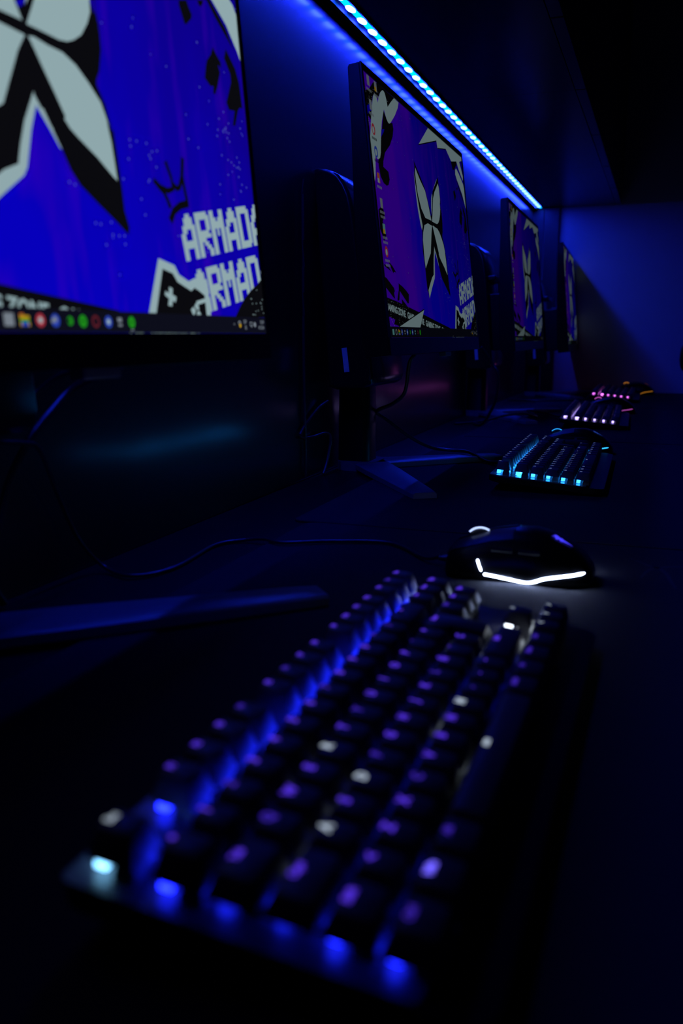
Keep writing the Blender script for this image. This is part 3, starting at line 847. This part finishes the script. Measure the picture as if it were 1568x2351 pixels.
# ------------------------------------------------------------------ mice
def mouse(label, ox, oy, light, logo, yaw=0.0, dim_=1.0):
    """front towards the wall; origin of the body at its middle on the mat"""
    t = empty('computer_mouse', W(-0.098 + ox, 0.725 + oy, 0.0031), R(yaw))
    tag(t, label, 'mouse', 'lit gaming mice')
    st = [(-0.060, 0.040, 0.014), (-0.058, 0.050, 0.020), (-0.052, 0.058, 0.0255), (-0.040, 0.062, 0.0300), (-0.022, 0.060, 0.0365), (-0.004, 0.059, 0.0400), (0.012, 0.062, 0.0405),
          (0.028, 0.065, 0.0360), (0.042, 0.062, 0.0285), (0.052, 0.052, 0.0200), (0.0575, 0.040, 0.0135), (0.0595, 0.030, 0.008)]
    half = [(0.90, 0.0), (0.97, 0.07), (1.0, 0.20), (0.965, 0.42), (0.90, 0.62), (0.78, 0.82), (0.58, 0.94), (0.30, 0.99)]
    def section(x, w, h, k=1.0):
        a = [(x, w / 2 * p, 0.0012 + h * q) for p, q in half]
        return a + [(x, 0, 0.0012 + h)] + [(x, -y_, z) for x, y_, z in reversed(a)]
    b = MB(); b.rings([section(*s_) for s_ in st])
    b.build('shell', M['shell'], t, smooth=True)
    # two buttons split by the wheel slot: thin raised shells over the front
    for sgn in (1, -1):
        rg = []
        for (x, w, h) in st[1:6]:
            r_ = []
            for p, q in ((0.13, 0.995), (0.30, 0.99), (0.58, 0.94), (0.76, 0.84)):
                r_.append((x - 0.0004, sgn * w / 2 * p, 0.0012 + h * q + 0.0009))
            r_ += [(a_, b_, c_ - 0.0012) for a_, b_, c_ in reversed(r_)]
            rg.append(r_)
        b = MB(); b.rings(rg)
        b.build('button', M['plastic'], t, smooth=True)
    # wheel with a lit rim
    wc = Vector((-0.0335, 0, 0.0265)); b = MB()
    rg = []
    for y_, rr in ((-0.0035, 0.0105), (-0.0025, 0.0120), (0.0025, 0.0120), (0.0035, 0.0105)):
        rg.append([(wc.x + rr * math.cos(a), y_, wc.z + rr * math.sin(a)) for a in (2 * math.pi * k / 24 for k in range(24))])
    b.rings(rg)
    w = b.build('scroll_wheel', M['plastic'], t, smooth=True)
    b = MB()
    b.rings([[(wc.x + (0.0128 + 0.0007 * math.cos(p)) * math.cos(a), 0.0007 * math.sin(p) - 0.0042, wc.z + (0.0128 + 0.0007 * math.cos(p)) * math.sin(a)) for p in (2 * math.pi * j / 6 for j in range(6))]
             for a in (R(58 + 80.0 * k / 14) for k in range(15))])
    o = b.build('wheel_light', M['mouse_light'], w, smooth=True); o.color = (*light, max(1.2, dim_ * 0.05 * MOUSE_GLOW))
    # light line around the skirt, both sides
    line = [(-0.0255, 0.0065), (-0.020, 0.0058), (-0.009, 0.0042), (0.006, 0.0022), (0.014, 0.0034), (0.024, 0.0078), (0.039, 0.0108), (0.053, 0.0128)]
    def side(x, z, sgn, out=0.0006):
        for i in range(len(st) - 1):
            if st[i][0] <= x <= st[i + 1][0]:
                f = (x - st[i][0]) / (st[i + 1][0] - st[i][0])
                w_ = st[i][1] + (st[i + 1][1] - st[i][1]) * f
                h_ = st[i][2] + (st[i + 1][2] - st[i][2]) * f
        q = max(0, min(1, (z - 0.0012) / h_))
        for j in range(len(half) - 1):
            if half[j][1] <= q <= half[j + 1][1]:
                g_ = (q - half[j][1]) / (half[j + 1][1] - half[j][1])
                return Vector((x, sgn * (w_ / 2 * (half[j][0] + (half[j + 1][0] - half[j][0]) * g_) + out), z))
        return Vector((x, sgn * w_ / 2, z))
    for sgn in (-1, 1):
        for nm, pts, r_ in (('light_strip', line, 0.0010), ('light_tab', [(-0.0312, 0.0180), (-0.0297, 0.0140), (-0.0275, 0.0090)], 0.0008)):
            sp = [side(p.x, p.y, sgn) for p in spline([(a, b_, 0) for a, b_ in pts], 4)]
            b = MB(); b.tube(sp, [r_ * (0.45 if i in (0, len(sp) - 1) else 1) for i in range(len(sp))], 8)
            o = b.build(nm, M['mouse_light'], t, smooth=True); o.color = (*light, dim_ * MOUSE_GLOW)
    # small winged emblem lit on the rump
    em = [(-0.012, 0.004), (-0.007, 0.007), (-0.003, 0.004), (0.000, 0.006), (0.003, 0.003), (0.007, 0.003), (0.016, 0.0), (0.008, -0.0015), (0.003, -0.003), (-0.001, -0.0065), (-0.003, -0.003), (-0.007, -0.008), (-0.009, -0.003), (-0.014, -0.003), (-0.009, 0.0)]
    def top(x, y_):
        for i in range(len(st) - 1):
            if st[i][0] <= x <= st[i + 1][0]:
                f = (x - st[i][0]) / (st[i + 1][0] - st[i][0])
                w_ = st[i][1] + (st[i + 1][1] - st[i][1]) * f
                h_ = st[i][2] + (st[i + 1][2] - st[i][2]) * f
        p = abs(y_) / (w_ / 2)
        zs = [(0, 1.0), (0.30, 0.99), (0.58, 0.94), (0.78, 0.82)]
        for (p0, q0), (p1, q1) in zip(zs, zs[1:]):
            if p0 <= p <= p1:
                return 0.0012 + h_ * (q0 + (q1 - q0) * (p - p0) / (p1 - p0))
        return 0.0012 + h_ * 0.8
    b = MB()
    tri = tessellate_polygon([[Vector((a, c, 0)) for a, c in em]])
    vs = [Vector((0.033 + a * 0.58, c * 0.62 - 0.009, 0)) for a, c in em]
    bm = bmesh.new()
    bv = [bm.verts.new(v) for v in vs]
    for q in tri:
        bm.faces.new([bv[i] for i in q])
    bmesh.ops.subdivide_edges(bm, edges=bm.edges, cuts=3, use_grid_fill=True)
    for v in bm.verts:
        v.co.z = top(v.co.x, v.co.y) + 0.0009
    me = bpy.data.meshes.new('emblem'); bm.to_mesh(me); bm.free(); me.materials.append(M['mouse_light'])
    o = bpy.data.objects.new('emblem', me); COL.objects.link(o); o.parent = t; o.color = (*logo[:3], logo[3])
    # side grip and thumb keys
    b = MB()
    for x_ in (-0.012, 0.010):
        sp = [side(x_ - 0.0085 + 0.0017 * k, 0.0265, -1, 0.0003) for k in range(11)]
        b.tube(sp, 0.0019, 8)
    b.build('thumb_key', M['fabric'], t, smooth=True)
    b = MB(); b.tube([(-0.059, 0, 0.009), (-0.064, 0, 0.009), (-0.070, 0, 0.0088)], [0.0035, 0.0028, 0.0020], 8)
    b.build('strain_relief', M['cable'], t, smooth=True)
    return t

mouse('mouse ringed by a bright white light, beyond the nearest keyboard', 0, 0, (0.45, 0.58, 1.0), (0.045, 0.035, 0.85, 1.5))
mouse('mouse with a cyan light line, behind the sharp keyboard', -0.027, 0.84, (0.02, 0.35, 1.0), (0.02, 0.06, 0.4, 0.6), 0.0, 0.06)
mouse('mouse with a pink light line, behind the keyboard with white and violet lamps', -0.013, 1.69, (0.62, 0.10, 0.62), (0.05, 0.02, 0.2, 0.3), 0.0, 0.018)
mouse('mouse with an orange light line, right by the pale far wall', 0.028, 2.50, (0.62, 0.22, 0.02), (0.2, 0.05, 0.02, 0.3), 0.0, 0.018)

# ------------------------------------------------------------------ cables
def cable(label, pts, r, group=None, name='cable'):
    sp = spline([W(*p) for p in pts], 7)
    o0 = sp[0].copy()
    b = MB(); b.tube([p - o0 for p in sp], r, 8)
    o = b.build(name, M['cable'], None, smooth=True)
    o.location = o0
    tag(o, label, 'cable', group)
    return o

cable('thin cord running from the white lit mouse across the desk to the nearest monitor',
      [(-0.168, 0.735, 0.0118), (-0.185, 0.742, 0.0065), (-0.231, 0.790, 0.0055), (-0.286, 0.778, 0.0055), (-0.327, 0.755, 0.0058), (-0.352, 0.766, 0.0050), (-0.374, 0.763, 0.0025), (-0.390, 0.735, 0.0022), (-0.384, 0.650, 0.0022), (-0.402, 0.612, 0.0030),
       (-0.436, 0.622, 0.006), (-0.447, 0.605, 0.032), (-0.445, 0.580, 0.072), (-0.434, 0.554, 0.100), (-0.424, 0.532, 0.119), (-0.420, 0.515, 0.124), (-0.425, 0.490, 0.127)], 0.0017, name='mouse_cable')
cable('thick cable dropping from the lower edge of the nearest monitor', [(-0.395, 0.600, 0.176), (-0.410, 0.596, 0.170), (-0.432, 0.586, 0.157), (-0.433, 0.558, 0.140), (-0.434, 0.534, 0.122), (-0.440, 0.515, 0.090), (-0.446, 0.500, 0.030), (-0.446, 0.510, 0.004)], 0.0032)
cable('thinner cable beside the thick one under the nearest monitor', [(-0.400, 0.565, 0.176), (-0.420, 0.558, 0.170), (-0.434, 0.549, 0.158), (-0.435, 0.530, 0.146), (-0.438, 0.517, 0.134), (-0.447, 0.490, 0.100), (-0.452, 0.470, 0.020), (-0.452, 0.480, 0.003)], 0.0020)
cable('black cord curving from the second monitor down to the cyan keyboard',
      [(-0.345, 1.30, 0.172), (-0.354, 1.30, 0.158), (-0.360, 1.30, 0.116), (-0.378, 1.30, 0.098), (-0.404, 1.30, 0.085), (-0.392, 1.32, 0.070), (-0.365, 1.36, 0.040), (-0.342, 1.40, 0.0210), (-0.315, 1.41, 0.0165), (-0.280, 1.40, 0.0160), (-0.244, 1.372, 0.0060), (-0.215, 1.335, 0.012), (-0.2035, 1.318, 0.0195)], 0.0028, name='keyboard_cable')
cable('straight thin cord hanging down the wall left of the second monitor', [(-0.4575, 1.135, 0.40), (-0.4575, 1.135, 0.20), (-0.4575, 1.137, 0.10), (-0.4575, 1.14, 0.004)], 0.0022, 'thin cords behind the second monitor')
cable('looped cord behind the column of the second monitor', [(-0.452, 1.215, 0.105), (-0.4560, 1.19, 0.098), (-0.4575, 1.15, 0.082), (-0.4575, 1.12, 0.066), (-0.4575, 1.135, 0.060), (-0.4565, 1.17, 0.058), (-0.450, 1.20, 0.060), (-0.444, 1.205, 0.052), (-0.446, 1.195, 0.020), (-0.448, 1.185, 0.003)], 0.0022, 'thin cords behind the second monitor')
cable('pale edged cord slanting down between the second and third monitors', [(-0.356, 1.88, 0.176), (-0.345, 1.89, 0.160), (-0.335, 1.90, 0.141), (-0.321, 1.90, 0.117), (-0.330, 1.92, 0.060), (-0.36, 1.95, 0.010), (-0.39, 2.0, 0.004)], 0.0032)
cable('tangled cord lying on the foot of the third monitor', [(-0.43, 1.98, 0.003), (-0.38, 2.02, 0.006), (-0.33, 2.06, 0.018), (-0.29, 2.10, 0.020), (-0.27, 2.16, 0.010), (-0.30, 2.22, 0.018), (-0.26, 2.26, 0.010), (-0.215, 2.15, 0.012), (-0.2025, 2.152, 0.0195)], 0.0026, name='keyboard_cable')
cable('cord crossing the desk behind the keyboard with pink lamps', [(-0.44, 2.79, 0.003), (-0.36, 2.76, 0.005), (-0.28, 2.78, 0.0060), (-0.238, 2.81, 0.0060), (-0.211, 2.87, 0.0065), (-0.207, 2.94, 0.010), (-0.2005, 2.983, 0.0195)], 0.0026, name='keyboard_cable')

# ------------------------------------------------------------------ a headset on its stand, just reaching into view at the right edge
HX, HY = 0.139, 2.90
t = empty('headphone_stand', W(HX, HY, 0.0031))
tag(t, 'black headphone stand on the farthest desk mat, at the right edge of the photo', 'headphone stand')
b = MB(); b.rings([[(r_ * math.cos(a), r_ * math.sin(a), z) for a in (2 * math.pi * k / 28 for k in range(28))] for z, r_ in ((0.0002, 0.056), (0.007, 0.056), (0.010, 0.052))])
b.build('base', M['shell'], t, smooth=True)
b = MB(); b.tube([(0, 0, 0.008), (0, 0, 0.120), (0, 0, 0.222)], [0.008, 0.007, 0.007], 12); b.build('pole', M['shell'], t, smooth=True)
b = MB(); b.rings([[(x, y, 0.216 + 0.012 * (1 - (x / 0.03) ** 2)) for y in (-0.020, 0.020)] + [(x, y, 0.208) for y in (0.020, -0.020)] for x in (-0.03, -0.018, -0.006, 0.006, 0.018, 0.03)])
b.build('cradle', M['shell'], t, smooth=True)
t = empty('gaming_headset', W(HX, HY, 0.0031))
tag(t, 'black headset hanging on its stand, one round ear cup cut by the right edge', 'headset')
b = MB()
rg = []
for k in range(19):
    a = R(-12 + 204.0 * k / 18)
    c, s_ = math.cos(a), math.sin(a)
    rg.append([(c * (0.066 + d), y, 0.160 + s_ * (0.0705 + d)) for d, y in ((0, -0.014), (0.006, -0.014), (0.006, 0.014), (0, 0.014))])
b.rings(rg)
b.build('headband', M['fabric'], t, smooth=True)
for sgn in (-1, 1):
    cz = 0.134
    b = MB()
    b.rings([[(sgn * x, r_ * math.cos(a), cz + 1.12 * r_ * math.sin(a)) for a in (2 * math.pi * k / 28 for k in range(28))] for x, r_ in ((0.058, 0.036), (0.070, 0.038), (0.077, 0.034), (0.082, 0.024), (0.0845, 0.010))])
    c = b.build('ear_cup', M['shell'], t, smooth=True)
    b = MB()
    b.rings([[(sgn * (0.050 + 0.009 * math.cos(p)), (0.029 + 0.009 * math.sin(p)) * math.cos(a), cz + 1.12 * (0.029 + 0.009 * math.sin(p)) * math.sin(a)) for p in (2 * math.pi * j / 8 for j in range(8))]
             for a in (2 * math.pi * k / 28 for k in range(28))], 0, None, False, True)
    b.build('ear_pad', M['fabric'], c, smooth=True)
